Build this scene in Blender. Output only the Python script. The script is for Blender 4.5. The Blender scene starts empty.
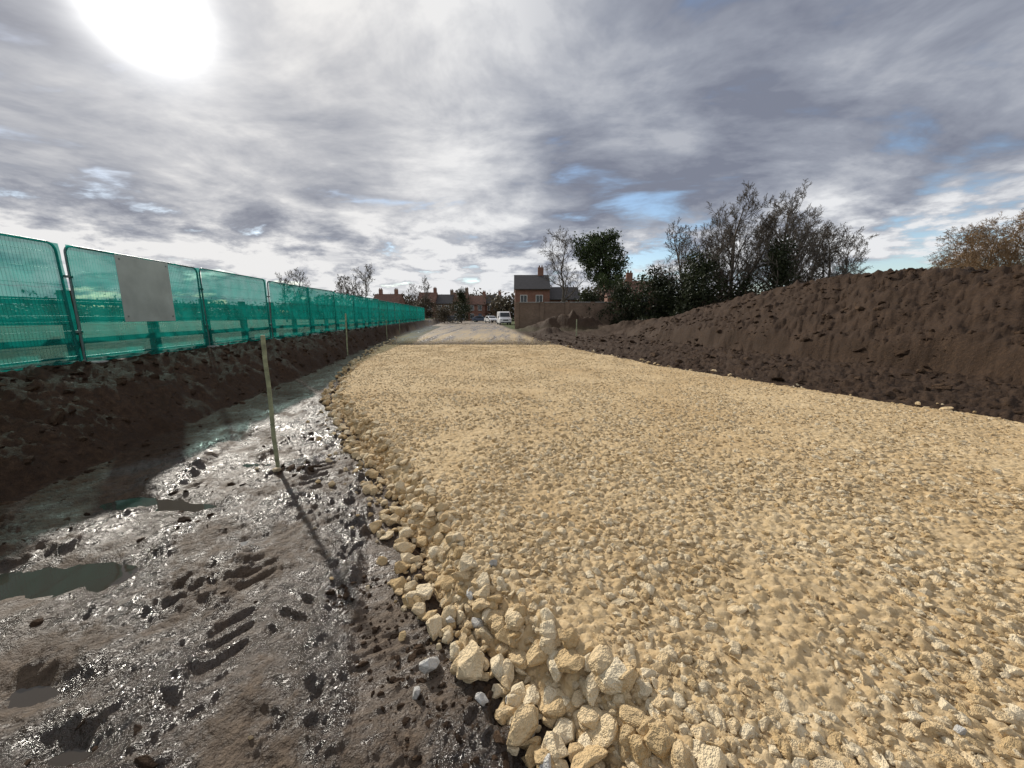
import bpy, bmesh, math, random
import numpy as np
from mathutils import Vector, Matrix
random.seed(7); rng=np.random.default_rng(11)
sc=bpy.context.scene
sc.view_settings.view_transform='Standard'
try: sc.view_settings.look='None'
except Exception: pass
sc.view_settings.exposure=0

# ------------------------------------------------------------ noise
PERM=np.random.default_rng(3).permutation(256)
PERM=np.concatenate([PERM,PERM,PERM])
GA=np.random.default_rng(4).uniform(0,2*np.pi,256); GX=np.cos(GA); GY=np.sin(GA)
R1=np.random.default_rng(5).random(256); R2=np.random.default_rng(6).random(256); R3=np.random.default_rng(8).random(256)
def hsh(i,j,s): return PERM[(PERM[(i+s*17)&255]+(j&255))]
def perlin(x,y,s=0):
    xi=np.floor(x).astype(np.int64); yi=np.floor(y).astype(np.int64)
    xf=x-xi; yf=y-yi
    u=xf*xf*xf*(xf*(xf*6-15)+10); v=yf*yf*yf*(yf*(yf*6-15)+10)
    def g(a,b,dx,dy):
        h=hsh(a,b,s); return GX[h]*dx+GY[h]*dy
    n00=g(xi,yi,xf,yf); n10=g(xi+1,yi,xf-1,yf); n01=g(xi,yi+1,xf,yf-1); n11=g(xi+1,yi+1,xf-1,yf-1)
    return ((n00*(1-u)+n10*u)*(1-v)+(n01*(1-u)+n11*u)*v)*1.5
def fbm(x,y,f,o=4,s=0,g=.5):
    a=1.; t=0.; z=np.zeros_like(x)
    for k in range(o):
        z=z+a*perlin(x*f+k*13.7,y*f-k*7.3,s+k); t+=a; a*=g; f*=2.03
    return z/t
def ridged(x,y,f,o=3,s=0):
    a=1.; t=0.; z=np.zeros_like(x)
    for k in range(o):
        z=z+a*(1-np.abs(perlin(x*f+k*3.1,y*f+k*9.2,s+k))*1.6); t+=a; a*=.5; f*=2.1
    return z/t-.5
def worley(x,y,f,s=0):
    x=x*f;y=y*f
    xi=np.floor(x).astype(np.int64); yi=np.floor(y).astype(np.int64)
    f1=np.full_like(x,9.); f2=np.full_like(x,9.); rid=np.zeros_like(x)
    for a in (-1,0,1):
        for b in (-1,0,1):
            h=hsh(xi+a,yi+b,s)
            d=np.hypot(xi+a+R1[h]-x, yi+b+R2[h]-y)
            m=d<f1
            f2=np.where(m,f1,np.minimum(f2,d)); rid=np.where(m,R3[h],rid); f1=np.where(m,d,f1)
    return f1,f2,rid
def ss(a,b,x):
    t=np.clip((x-a)/(b-a),0,1); return t*t*(3-2*t)

# ------------------------------------------------------------ layout
LY=[-30,-3,0,1.2,2.2,3.6,8.2,12.5,20.8,42,71,110]; LX=[6,3.4,1.35,.34,-.52,-1.2,-4.0,-5.35,-7.2,-10.7,-14.5,-17]
RY=[-30,0,5.8,7.7,12.5,25,30,64,110];  RX=[14,10.6,7.95,6.9,4.8,1.8,1.3,-1.6,-4]
def XL(y): return np.interp(y,LY,LX)
def XR(y): return np.interp(y,RY,RX)
def FX(y): return -6.55-.117*y
def TOE(y): return np.maximum(-4.35-.165*y, FX(y)+.75)
MTY=[-30,0,9,25,34,40]; MTX=[17,15,12.4,8.9,9.0,9.5]
MRY=[-30,5,13,20,26,32,36]; MRX=[22,17.8,16.9,16.0,13.8,10.8,10.4]; MRZ=[2.6,3.2,3.2,3.5,2.4,1.0,.3]
# start, end, half width, lug period, depth, lugs?, minimum strength, seed
TRACKS=[((-1.15,1.0),(-2.6,6.2),.27,.165,.036,1,.45,1),((-.45,1.6),(-2.2,6.6),.27,.07,.03,0,.85,2),((-2.6,.9),(-4.5,8.2),.27,.19,.026,1,.1,3),
        ((-1.9,6.0),(-5.6,15),.3,.3,.03,1,.3,4),((-3.4,.9),(-2.9,5.2),.26,.15,.04,0,.5,5)]
DEPS=[(-3.5,2.42,.46,.22,.10),(-2.95,2.52,.34,.18,.09),(-3.75,3.6,.5,.2,.10),(-3.0,3.5,.4,.14,.08),(-4.0,2.1,.2,.3,.06),(-3.9,5.6,.4,.2,.08),(-2.4,1.6,.3,.12,.08),(-4.9,8.5,.5,.3,.11),(-1.9,1.35,.2,.1,.075),(-2.7,4.95,.3,.12,.08),(-2.2,2.9,.22,.12,.07),(-3.2,4.6,.4,.14,.08)]
def H(x,y,attr=False):
    xl=XL(y); xr=XR(y); fx=FX(y); toe=TOE(y)
    mb=np.interp(y,[0,5,14,26],[-.20,-.185,-.12,-.03])
    r=np.hypot(x,y)
    w=x+.25*fbm(x,y,.9,3,31)
    s=np.clip((toe-w)/np.maximum(toe-(fx+.45),.1),0,1)
    z=mb+(.77-mb)*(s**.8*(1-.3*s)+.3*s)
    bankm=ss(.02,.25,s)*(1-ss(.0,1.2,fx-x))
    fld=ss(.3,2.5,fx-x)
    z=z-.5*ss(1,30,fx-x)+fld*.05*fbm(x,y,.5,3,4)
    ur=ss(-.02,.3,x-xl)*ss(0,.3,xr-x)
    gr=ur*(1-ss(24,33,y))
    z=z-gr*.16
    right=ss(-.4,.1,x-xr)
    z=z*(1-right)+right*(-.03+.09*ss(0,2,x-xr)*(fbm(x,y,.5,3,8)+.4))
    tx=np.interp(y,MTY,MTX)+.6*fbm(x,y,.35,3,21); rx=np.interp(y,MRY,MRX); rz=np.interp(y,MRY,MRZ)
    t=np.clip((x-tx)/np.maximum(rx-tx,1),0,1)
    prof=.16*ss(0,.12,t)+.84*(t**1.05)
    back=1-.72*ss(0,9,x-rx)
    fade=1-ss(33,37,y)
    mz=rz*prof*back*fade
    mm=ss(.0,.06,t)*fade
    lump=fbm(x,y,.45,4,40)*.40+ridged(x,y,1.3,4,44)*.16+ridged(x,y,3.5,3,45)*.11
    gul=fbm(x*.35+y*1.0,x*1.0*.12,1.8,4,47,.6)*.26
    top=ss(.75,1,t)
    z=z+mz+mm*(lump*(.5+.5*t)+gul*t+top*.15*fbm(x,y,1.8,3,49))
    hp=1.75*np.exp(-((x-6.2)/3.6)**2-((y-41.5)/1.7)**2)+1.1*np.exp(-((x-12)/2.8)**2-((y-38)/2)**2)+.5*np.exp(-((x-3.2)/1.2)**2-((y-34)/1.1)**2)
    z=z+hp*(1+.5*fbm(x,y,.9,3,52)); hm=np.clip(hp*2,0,1)
    mud=ss(-.15,.15,x-toe)*ss(-.05,.2,xl-x)
    mud=np.clip(mud,0,1)*(y<60)
    near=1-ss(20,60,r)
    shelf=right*(1-mm)*(1-ss(60,90,y))
    dark=np.clip(bankm+mm+hm+shelf,0,1)
    z=z+near*dark*(.11*ridged(x,y,1.3,3,60)*(.4+bankm*.6)+.08*fbm(x,y,4.5,3,63)+.055*fbm(x,y,12,3,67,.6))
    c1,c2,ci=worley(x,y,3.5,3)
    z=z+near*dark*np.clip(.5-c1,0,1)*.14*(ci>.7)
    e=x-xr
    z=z+near*shelf*(.06*np.sin((e+.35*fbm(x,y,.6,3,70))*4.5)*ss(.3,1,e))
    nm=near*mud
    edge=(1-ss(.15,.75,xl-x))*(1-ss(1.8,2.7,y))
    md=.055*fbm(x,y,.9,3,80)+.032*fbm(x,y,3.2,3,83)+.020*ridged(x,y,8,3,86)+.016*fbm(x,y,20,3,89,.6)
    rough=np.clip(ss(.0,.4,fbm(x,y,.8,3,91))+.8*edge,0,1)
    md=md+rough*(.055*ridged(x,y,5,2,93)+.04*fbm(x,y,11,3,95,.6))
    flat=np.zeros_like(x)
    for (a,b,hw,per,dp,lug,mn,sd) in TRACKS:
        a=np.array(a);b=np.array(b);d=b-a;L=np.hypot(*d);d=d/L
        u=(x-a[0])*d[0]+(y-a[1])*d[1]; v=(x-a[0])*(-d[1])+(y-a[1])*d[0]
        v=v+.07*np.sin(u*.9+a[0]*3)+.045*fbm(x,y,3,4,97,.6); u=u+.05*fbm(x,y,3.5,4,98,.6)
        fd=np.maximum(mn,ss(-.2,.2,fbm(x,y,.7,3,120+sd*5)))
        ins=(1-ss(hw*.8,hw*1.1,np.abs(v)))*ss(-.4,.1,u)*(1-ss(-.5,.3,u-L))*fd
        wear=ss(-.3,.3,fbm(x,y,2.4,3,99+sd))
        if lug:
            ph=(u+np.abs(v)*.75+ (v>0)*per*.5)/per; q=ph-np.floor(ph)
            bars=ss(.0,.25,q)*(1-ss(.40,.68,q))*ss(.01,.08,np.abs(v))
            pat=-dp*.5-bars*dp*1.1*(.15+.85*wear)
        else:
            q=(u+.2*v)/per; q=q-np.floor(q)
            pat=-dp*.6+.007*np.cos(q*2*np.pi)*wear
        berm=np.exp(-((np.abs(v)-hw*1.2)/.05)**2)*ss(-.4,.1,u)*(1-ss(-.5,.3,u-L))*.030*fd*(.7+1.6*fbm(x,y,4,2,101))
        md=md*(1-ins*(.62 if lug else .82))+ins*pat*.95+berm
        flat=np.maximum(flat,ins*(.35 if lug else 1))
    for (a,b,sx,sy,dd) in DEPS:
        g=np.exp(-((x-a)/sx)**2-((y-b)/sy)**2); md=md*(1-g*.5)-g*dd
    z=z+nm*md
    z=z+ (1-nm)*mud*(y<60)*.02*fbm(x,y,1,2,5)
    if attr:
        trk=ss(-.3,.3,x-xl)*ss(-.3,.6,xr-x)*ss(24,28,y)*(1-ss(120,140,y))
        far=ss(24,40,y)*mud
        A=np.clip(trk+far*.6,0,1)*(1-hm)*(1-mm)
        grass=np.clip(fld+ss(90,130,y)+ss(0,3,x-24)*(1-mm)+ss(36,46,y)*right,0,1)*(1-A)*(1-hm)
        wet=mud*(1-far)*ss(.35,1.2,x-toe+.6*fbm(x,y,1.2,3,150))*(1-.7*ss(5,10,y))
        return z,np.stack([wet,dark*(1-fld),grass,A],-1),flat
    return z
def RZ(x,y):
    eL=x-XL(y)+.16*fbm(x,y,1.6,3,130); eR=XR(y)-x+.25*fbm(x,y,1.2,3,133)
    z=.035*fbm(x,y,.35,3,110)+.022*fbm(x,y,1.7,3,113)
    z=z-.30*(1-ss(-.12,.38,eL))-.16*(1-ss(-.1,.3,eR))-.13*ss(24,33,y+2.5*fbm(x,y,.4,3,135))
    return z
def RZd(x,y):
    f1,f2,i1=worley(x,y,13,1); g1,g2,i2=worley(x+3,y-5,27,2)
    k=1-.75*ss(9,24,y)
    return RZ(x,y)+k*(.028*np.clip(f2-f1,0,.6)*(.3+i1)+.018*np.clip(g2-g1,0,.6)*(.3+i2))+.010*fbm(x,y,30,2,140)-.006

# ------------------------------------------------------------ mesh helpers
def link(o,parent=None):
    sc.collection.objects.link(o)
    if parent: o.parent=parent
    return o
def grid_mesh(name,co,nr,nc,wrap=False,smooth=True,attrs=None,quads=None):
    me=bpy.data.meshes.new(name)
    n=len(co); me.vertices.add(n); me.vertices.foreach_set('co',co.astype(np.float32).ravel())
    if quads is None:
        i=np.arange(nr-1)[:,None]; j=np.arange(nc if wrap else nc-1)[None,:]
        j2=(j+1)%nc
        a=i*nc+j; b=i*nc+j2; c=(i+1)*nc+j2; d=(i+1)*nc+j
        quads=np.stack([a,b,c,d],-1).reshape(-1,4)
    m=len(quads)
    me.loops.add(m*4); me.polygons.add(m)
    me.loops.foreach_set('vertex_index',quads.astype(np.int32).ravel())
    me.polygons.foreach_set('loop_start',np.arange(0,m*4,4,dtype=np.int32))
    if smooth: me.polygons.foreach_set('use_smooth',np.ones(m,dtype=bool))
    me.update(calc_edges=True)
    if attrs:
        for k,v in attrs.items():
            if v.ndim==2:
                at=me.attributes.new(k,'FLOAT_COLOR','POINT'); at.data.foreach_set('color',v.astype(np.float32).ravel())
            else:
                at=me.attributes.new(k,'FLOAT','POINT'); at.data.foreach_set('value',v.astype(np.float32).ravel())
    return bpy.data.objects.new(name,me)

# ------------------------------------------------------------ node helpers
class NT:
    def __init__(s,nt): s.nt=nt; s.n=nt.nodes; s.l=nt.links
    def new(s,t,**k):
        n=s.n.new(t)
        for a,b in k.items(): setattr(n,a,b)
        return n
    def put(s,sock,v):
        if v is None: return
        if isinstance(v,bpy.types.NodeSocket): s.l.new(v,sock)
        else:
            if hasattr(sock.default_value,'__len__') and not hasattr(v,'__len__'): v=(v,)*len(sock.default_value)
            if hasattr(v,'__len__') and len(v)==3 and len(sock.default_value)==4: v=(*v,1)
            sock.default_value=v
    def math(s,op,a,b=None,c=None,clamp=False):
        n=s.new('ShaderNodeMath',operation=op,use_clamp=clamp)
        s.put(n.inputs[0],a); s.put(n.inputs[1],b)
        if c is not None: s.put(n.inputs[2],c)
        return n.outputs[0]
    def vm(s,op,a,b=None,out=0):
        n=s.new('ShaderNodeVectorMath',operation=op); s.put(n.inputs[0],a)
        if b is not None:
            if op=='SCALE': s.put(n.inputs[3],b)
            else: s.put(n.inputs[1],b)
        return n.outputs[out]
    def noise(s,vec,scale,detail=4,rough=.5,dist=0,out=0):
        n=s.new('ShaderNodeTexNoise'); s.put(n.inputs['Vector'],vec); n.inputs['Scale'].default_value=scale
        n.inputs['Detail'].default_value=detail; n.inputs['Roughness'].default_value=rough; n.inputs['Distortion'].default_value=dist
        return n.outputs[out]
    def mr(s,v,a,b,c=0,d=1,sm=False):
        n=s.new('ShaderNodeMapRange'); n.interpolation_type='SMOOTHSTEP' if sm else 'LINEAR'
        s.put(n.inputs[0],v); s.put(n.inputs[1],a); s.put(n.inputs[2],b); s.put(n.inputs[3],c); s.put(n.inputs[4],d); return n.outputs[0]
    def mix(s,f,a,b,t='MIX'):
        n=s.new('ShaderNodeMix',data_type='RGBA',blend_type=t); s.put(n.inputs[0],f); s.put(n.inputs[6],a); s.put(n.inputs[7],b); return n.outputs[2]
    def ramp(s,f,stops):
        n=s.new('ShaderNodeValToRGB'); s.put(n.inputs[0],f); e=n.color_ramp.elements
        while len(e)<len(stops): e.new(.5)
        for k,(p,c) in enumerate(stops): e[k].position=p; e[k].color=(*c,1)
        return n.outputs[0]
    def bump(s,h,st,dist,norm=None):
        n=s.new('ShaderNodeBump'); s.put(n.inputs['Height'],h); n.inputs['Strength'].default_value=st; n.inputs['Distance'].default_value=dist
        if norm is not None: s.put(n.inputs['Normal'],norm)
        return n.outputs[0]
def mat(name):
    m=bpy.data.materials.new(name); m.use_nodes=True; m.node_tree.nodes.clear()
    T=NT(m.node_tree); o=T.new('ShaderNodeOutputMaterial'); b=T.new('ShaderNodeBsdfPrincipled'); T.l.new(b.outputs[0],o.inputs[0])
    T.out=o; T.b=b; T.m=m
    T.obj=T.new('ShaderNodeTexCoord').outputs['Object']
    return T
def simple(name,c,rough=.7,var=.15,scale=3,metal=0,bump=0,bscale=20):
    T=mat(name); n=T.noise(T.obj,scale,4,.6)
    d=tuple(x*(1-var*1.6) for x in c); e=tuple(min(1,x*(1+var*1.3)) for x in c)
    T.put(T.b.inputs['Base Color'],T.ramp(n,[(.3,d),(.7,e)]))
    T.put(T.b.inputs['Roughness'],T.mr(n,.3,.7,rough-.08,min(1,rough+.08))); T.b.inputs['Metallic'].default_value=metal
    if bump: T.put(T.b.inputs['Normal'],T.bump(T.noise(T.obj,bscale,4,.6),.6,bump))
    return T.m

# ------------------------------------------------------------ materials
T=mat('ground_soil')
at=T.new('ShaderNodeAttribute',attribute_name='zone'); sep=T.new('ShaderNodeSeparateColor'); T.l.new(at.outputs['Color'],sep.inputs[0])
wet,dark,grass=sep.outputs; trk=at.outputs['Alpha']
flat=T.new('ShaderNodeAttribute',attribute_name='flat').outputs['Fac']
n1=T.noise(T.obj,1.3,5,.6); n2=T.noise(T.obj,14,6,.65); n3=T.noise(T.obj,.25,4,.5); n4=T.noise(T.obj,70,3,.6)
def fmix(f,a,b):
    n=T.new('ShaderNodeMix',data_type='FLOAT'); T.put(n.inputs[0],f); T.put(n.inputs[2],a); T.put(n.inputs[3],b); return n.outputs[0]
film=T.mr(T.noise(T.obj,1.5,6,.68),.39,.53,.0,1,True)
film=T.math('MULTIPLY',film,T.math('SUBTRACT',1,T.math('MULTIPLY',flat,.3)))
mudc=T.ramp(n2,[(.3,(.055,.035,.021)),(.55,(.105,.072,.047)),(.75,(.175,.128,.088))])
mudw=T.ramp(n2,[(.3,(.022,.014,.009)),(.7,(.062,.041,.027))])
mudc=T.mix(film,mudc,mudw)
mudc=T.mix(T.math('MULTIPLY',flat,.6),mudc,T.ramp(n2,[(.3,(.10,.07,.048)),(.7,(.21,.155,.11))]))
soil=T.ramp(n2,[(.28,(.026,.015,.009)),(.5,(.056,.034,.021)),(.75,(.105,.067,.042))])
soil=T.mix(T.mr(n1,.35,.7,0,.6),soil,(.034,.021,.013,1))
gr=T.ramp(T.noise(T.obj,2.5,4,.7),[(.3,(.035,.05,.015)),(.55,(.075,.095,.03)),(.8,(.14,.13,.06))])
trn=T.new('ShaderNodeMapping'); T.put(trn.inputs[0],T.obj); trn.inputs['Rotation'].default_value=(0,0,-.13); trn.inputs['Scale'].default_value=(1.5,.12,1)
n5=T.noise(trn.outputs[0],1,5,.6)
tr=T.ramp(n2,[(.3,(.20,.155,.105)),(.7,(.36,.29,.21))])
tr=T.mix(T.mr(n5,.42,.6),tr,(.13,.10,.075,1))
so=T.new('ShaderNodeSeparateXYZ'); T.l.new(T.obj,so.inputs[0])
tr=T.mix(T.math('MULTIPLY',T.mr(so.outputs[1],30,48,1,0),T.mr(n5,.35,.62,1,.1)),tr,(.50,.37,.20,1))
col=T.mix(wet,soil,mudc); col=T.mix(grass,col,gr); col=T.mix(trk,col,tr)
T.put(T.b.inputs['Base Color'],col)
rw=T.math('ADD',T.mr(film,0,1,.60,.20),T.mr(n2,.3,.7,-.10,.12))
rs=T.mr(n2,.3,.7,.62,.98)
rt=T.mr(n5,.4,.6,.8,.25)
rr=fmix(wet,rs,rw); rr=fmix(trk,rr,rt)
T.put(T.b.inputs['Roughness'],rr)
T.put(T.b.inputs['Specular IOR Level'],fmix(wet,fmix(trk,.14,.5),T.mr(film,0,1,.28,.75)))
hb=T.math('ADD',T.math('MULTIPLY',n2,1.),T.math('MULTIPLY',n4,.4))
T.put(T.b.inputs['Normal'],T.bump(hb,1.0,.045))
M_ground=T.m

T=mat('gravel_surface')
n1=T.noise(T.obj,.5,5,.6); n2=T.noise(T.obj,30,5,.7)
v=T.new('ShaderNodeTexVoronoi'); T.put(v.inputs['Vector'],T.obj); v.inputs['Scale'].default_value=18
c=T.ramp(n2,[(.3,(.40,.285,.15)),(.5,(.54,.40,.225)),(.72,(.68,.53,.33))])
sx=T.new('ShaderNodeSeparateColor'); T.l.new(v.outputs['Color'],sx.inputs[0])
c=T.mix(T.mr(sx.outputs[0],.3,1,0,.5),c,(.70,.56,.36,1))
c=T.mix(T.mr(n1,.44,.66,0,.6),c,(.42,.28,.135,1))
T.put(T.b.inputs['Base Color'],c); T.b.inputs['Roughness'].default_value=.95
T.b.inputs['Specular IOR Level'].default_value=.15
h=T.math('SUBTRACT',T.math('MULTIPLY',n2,.8),v.outputs['Distance'])
T.put(T.b.inputs['Normal'],T.bump(h,.7,.018))
M_gravel=T.m

def stone_mat(name,a,b,c_,spec=.2,rough=.92,bst=.6,dk=.35):
    T=mat(name); r=T.new('ShaderNodeObjectInfo').outputs['Random']
    n=T.noise(T.obj,2.4,4,.7)
    base=T.ramp(r,[(0,a),(.5,b),(1,c_)])
    col=T.mix(T.mr(n,.45,.75,0,dk),base,tuple(x*.72 for x in a))
    T.put(T.b.inputs['Base Color'],col); T.b.inputs['Roughness'].default_value=rough; T.b.inputs['Specular IOR Level'].default_value=spec
    T.put(T.b.inputs['Normal'],T.bump(T.noise(T.obj,5,3,.7),bst,.12)); return T.m
M_stone=stone_mat('limestone_gravel',(.54,.385,.20),(.69,.53,.32),(.80,.68,.48))
M_clod=stone_mat('soil_clods',(.036,.022,.014),(.056,.035,.022),(.085,.054,.034),.12)
M_rock=stone_mat('grey_limestone',(.50,.48,.44),(.60,.58,.54),(.68,.66,.62))

T=mat('puddle_water'); T.put(T.b.inputs['Base Color'],(.045,.036,.027)); T.b.inputs['Roughness'].default_value=.02; T.b.inputs['IOR'].default_value=1.4
T.put(T.b.inputs['Normal'],T.bump(T.noise(T.obj,7,2),.05,.012)); M_water=T.m

T=mat('green_netting')
r=T.new('ShaderNodeObjectInfo').outputs['Random']
c=T.ramp(r,[(0,(.008,.34,.265)),(.5,(.006,.40,.34)),(1,(.012,.45,.37))])
nn=T.noise(T.obj,1.8,5,.65)
c=T.mix(T.mr(nn,.35,.7,0,.4),c,(.02,.52,.44,1))
d=T.new('ShaderNodeBsdfDiffuse'); tl=T.new('ShaderNodeBsdfTranslucent'); T.put(d.inputs[0],T.mix(.5,c,(0,0,0,1))); T.put(tl.inputs[0],c)
mx=T.new('ShaderNodeMixShader'); mx.inputs[0].default_value=.6; T.l.new(d.outputs[0],mx.inputs[1]); T.l.new(tl.outputs[0],mx.inputs[2])
tp=T.new('ShaderNodeBsdfTransparent'); T.put(tp.inputs[0],(.36,.54,.52,1))
mx2=T.new('ShaderNodeMixShader'); T.put(mx2.inputs[0],T.mr(nn,.35,.68,.34,.62)); T.l.new(tp.outputs[0],mx2.inputs[1]); T.l.new(mx.outputs[0],mx2.inputs[2])
T.l.new(mx2.outputs[0],T.out.inputs[0]); T.n.remove(T.b); M_net=T.m
M_steel=simple('galvanised_steel',(.16,.22,.22),.5,.2,6,.4)
M_conc=simple('concrete',(.3,.29,.27),.9,.2,8)
M_board=simple('grey_white_board',(.36,.43,.41),.7,.14,1.5)
M_wood=simple('weathered_wood',(.08,.055,.035),.85,.35,9,bump=.004,bscale=60)
M_stake=simple('treated_stake',(.26,.28,.17),.8,.3,12,bump=.003,bscale=70)
M_bark=simple('bark',(.125,.105,.085),.95,.3,2)
M_bark2=simple('willow_bark',(.24,.155,.08),.9,.3,2)
def leafmat(name,a,b):
    T=mat(name); n=T.noise(T.obj,1.1,3,.6); c=T.ramp(n,[(.3,a),(.7,b)])
    T.put(T.b.inputs['Base Color'],c); T.b.inputs['Roughness'].default_value=.6; T.b.inputs['Specular IOR Level'].default_value=.3
    tl=T.new('ShaderNodeBsdfTranslucent'); T.put(tl.inputs[0],c); m=T.new('ShaderNodeMixShader'); m.inputs[0].default_value=.25
    T.l.new(T.b.outputs[0],m.inputs[1]); T.l.new(tl.outputs[0],m.inputs[2]); T.l.new(m.outputs[0],T.out.inputs[0]); return T.m
M_leaf=leafmat('evergreen_leaves',(.022,.036,.012),(.06,.085,.028))
M_leaf2=leafmat('ivy_leaves',(.018,.026,.012),(.045,.055,.022))
M_scrub=leafmat('winter_scrub',(.05,.042,.028),(.10,.08,.05))
def brickmat(name,c1,c2,mor):
    T=mat(name); s=T.new('ShaderNodeSeparateXYZ'); T.l.new(T.obj,s.inputs[0])
    cb=T.new('ShaderNodeCombineXYZ'); T.put(cb.inputs[0],T.math('ADD',s.outputs[0],s.outputs[1])); T.put(cb.inputs[1],s.outputs[2])
    b=T.new('ShaderNodeTexBrick'); T.put(b.inputs['Vector'],cb.outputs[0]); b.inputs['Scale'].default_value=1; b.inputs['Brick Width'].default_value=.225; b.inputs['Row Height'].default_value=.075
    b.inputs['Mortar Size'].default_value=.01; T.put(b.inputs['Color1'],c1); T.put(b.inputs['Color2'],c2); T.put(b.inputs['Mortar'],mor)
    col=T.mix(T.mr(T.noise(T.obj,.9,5,.65),.35,.7,0,.55),b.outputs[0],tuple(x*.5 for x in c1))
    T.put(T.b.inputs['Base Color'],col); T.b.inputs['Roughness'].default_value=.9; return T.m
M_brick=brickmat('red_brick',(.22,.08,.05),(.29,.12,.075),(.26,.22,.18))
M_brick2=brickmat('old_brick',(.16,.10,.065),(.24,.15,.10),(.22,.19,.15))
M_slate=simple('slate_roof',(.055,.05,.05),.75,.25,3)
M_tile=simple('clay_tile_roof',(.15,.075,.05),.8,.3,2)
M_glass=simple('window_glass',(.03,.035,.04),.1,.1,1)
M_white=simple('white_paint',(.75,.75,.73),.4,.05,2)
M_vanw=simple('van_paint',(.78,.79,.80),.25,.03,2)
M_tyre=simple('tyre_rubber',(.02,.02,.02),.8,.1,5)
M_carb=simple('car_paint',(.08,.10,.14),.25,.05,2)
M_blkp=simple('black_plastic',(.03,.03,.03),.5,.1,5)
M_lamp=simple('headlamp',(.6,.6,.6),.15,.1,5)

# ------------------------------------------------------------ ground
az=np.concatenate([np.arange(-68,68,.14),np.arange(68,292,1.5)])*math.pi/180
rad=np.concatenate([np.exp(np.arange(np.log(.3),np.log(1.1),.02)),np.exp(np.arange(np.log(1.1),np.log(8),.0055)),np.exp(np.arange(np.log(8),np.log(60),.011)),np.exp(np.arange(np.log(60),np.log(3000),.05))])
A,Rr=np.meshgrid(az,rad)
X=(np.sin(A)*Rr).ravel(); Y=(np.cos(A)*Rr).ravel()
Z,zone,flt=H(X,Y,True)
far=ss(150,900,np.hypot(X,Y)); Z=Z*(1-far)
nr,nc=A.shape
g=grid_mesh('ground',np.stack([X,Y,Z],-1),nr,nc,True,True,{'zone':zone,'flat':flt})
g.data.materials.append(M_ground); link(g)
bm=bmesh.new(); bm.from_mesh(g.data); bm.verts.ensure_lookup_table()
bm.faces.new([bm.verts[k] for k in range(nc)][::-1]); bm.to_mesh(g.data); bm.free()
if g.data.polygons[0].normal.z<0: g.data.flip_normals()

ys=np.linspace(-2,9.5,50); q=[]
for y in ys: 
    q.append((float(TOE(y))+.3,y,-.258)); q.append((float(XL(y))-.15,y,-.258))
me=bpy.data.meshes.new('puddle'); me.from_pydata(q,[],[(2*i,2*i+1,2*i+3,2*i+2) for i in range(len(ys)-1)]); me.materials.append(M_water)
link(bpy.data.objects.new('puddle',me))

# ------------------------------------------------------------ gravel road
yr=np.concatenate([np.arange(-12,0,.2),np.arange(0,.6,.03),.6+np.cumsum(np.concatenate([np.full(200,.010),.010*np.exp(np.linspace(0,2.35,460))]))])
yr=yr[yr<34]; tt=np.linspace(0,1,760)
YY,TT=np.meshgrid(yr,tt,indexing='ij'); xa=XL(YY)-.3; xb=XR(YY)+.3; XX=xa+(xb-xa)*TT
XX=XX.ravel(); YY=YY.ravel()
rd=grid_mesh('gravel_road',np.stack([XX,YY,RZd(XX,YY)],-1),len(yr),len(tt))
rd.data.materials.append(M_gravel); link(rd)
if rd.data.polygons[0].normal.z<0: rd.data.flip_normals()

# ------------------------------------------------------------ stones
def hull(name,seed,npts,mt,flatn=.75,bev=.07,rough=0):
    r=random.Random(seed); bm=bmesh.new()
    ax=(1,r.uniform(.7,.98),r.uniform(.55,flatn))
    for i in range(npts):
        v=Vector((r.gauss(0,1),r.gauss(0,1),r.gauss(0,1))).normalized()*r.uniform(.80,1.0)*.5
        bm.verts.new((v.x*ax[0],v.y*ax[1],v.z*ax[2]))
    res=bmesh.ops.convex_hull(bm,input=bm.verts)
    bmesh.ops.delete(bm,geom=[e for e in res['geom_interior'] if isinstance(e,bmesh.types.BMVert)],context='VERTS')
    bmesh.ops.dissolve_limit(bm,angle_limit=.25,verts=bm.verts,edges=bm.edges)
    bmesh.ops.bevel(bm,geom=list(bm.edges),offset=bev,segments=1,affect='EDGES',clamp_overlap=True)
    bmesh.ops.triangulate(bm,faces=bm.faces)
    if rough:
        bmesh.ops.subdivide_edges(bm,edges=bm.edges,cuts=1)
        for v in bm.verts: v.co*=1+r.uniform(-rough,rough)
    me=bpy.data.meshes.new(name); bm.to_mesh(me); bm.free(); me.materials.append(mt)
    if rough>.08: 
        for p in me.polygons: p.use_smooth=True
    return bpy.data.objects.new(name,me)
def protos(cname,n,mt,pts,parent,npts=(14,26),size=.06,**k):
    coll=bpy.data.collections.new(cname); sc.collection.children.link(coll)
    for i in range(n):
        o=hull(f'{cname}_piece_{i+1}',i*7+len(cname),random.randint(*npts),mt,**k); coll.objects.link(o); o.parent=parent
        o.location=pts[i]; o.scale=(size,)*3
    return coll
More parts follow.
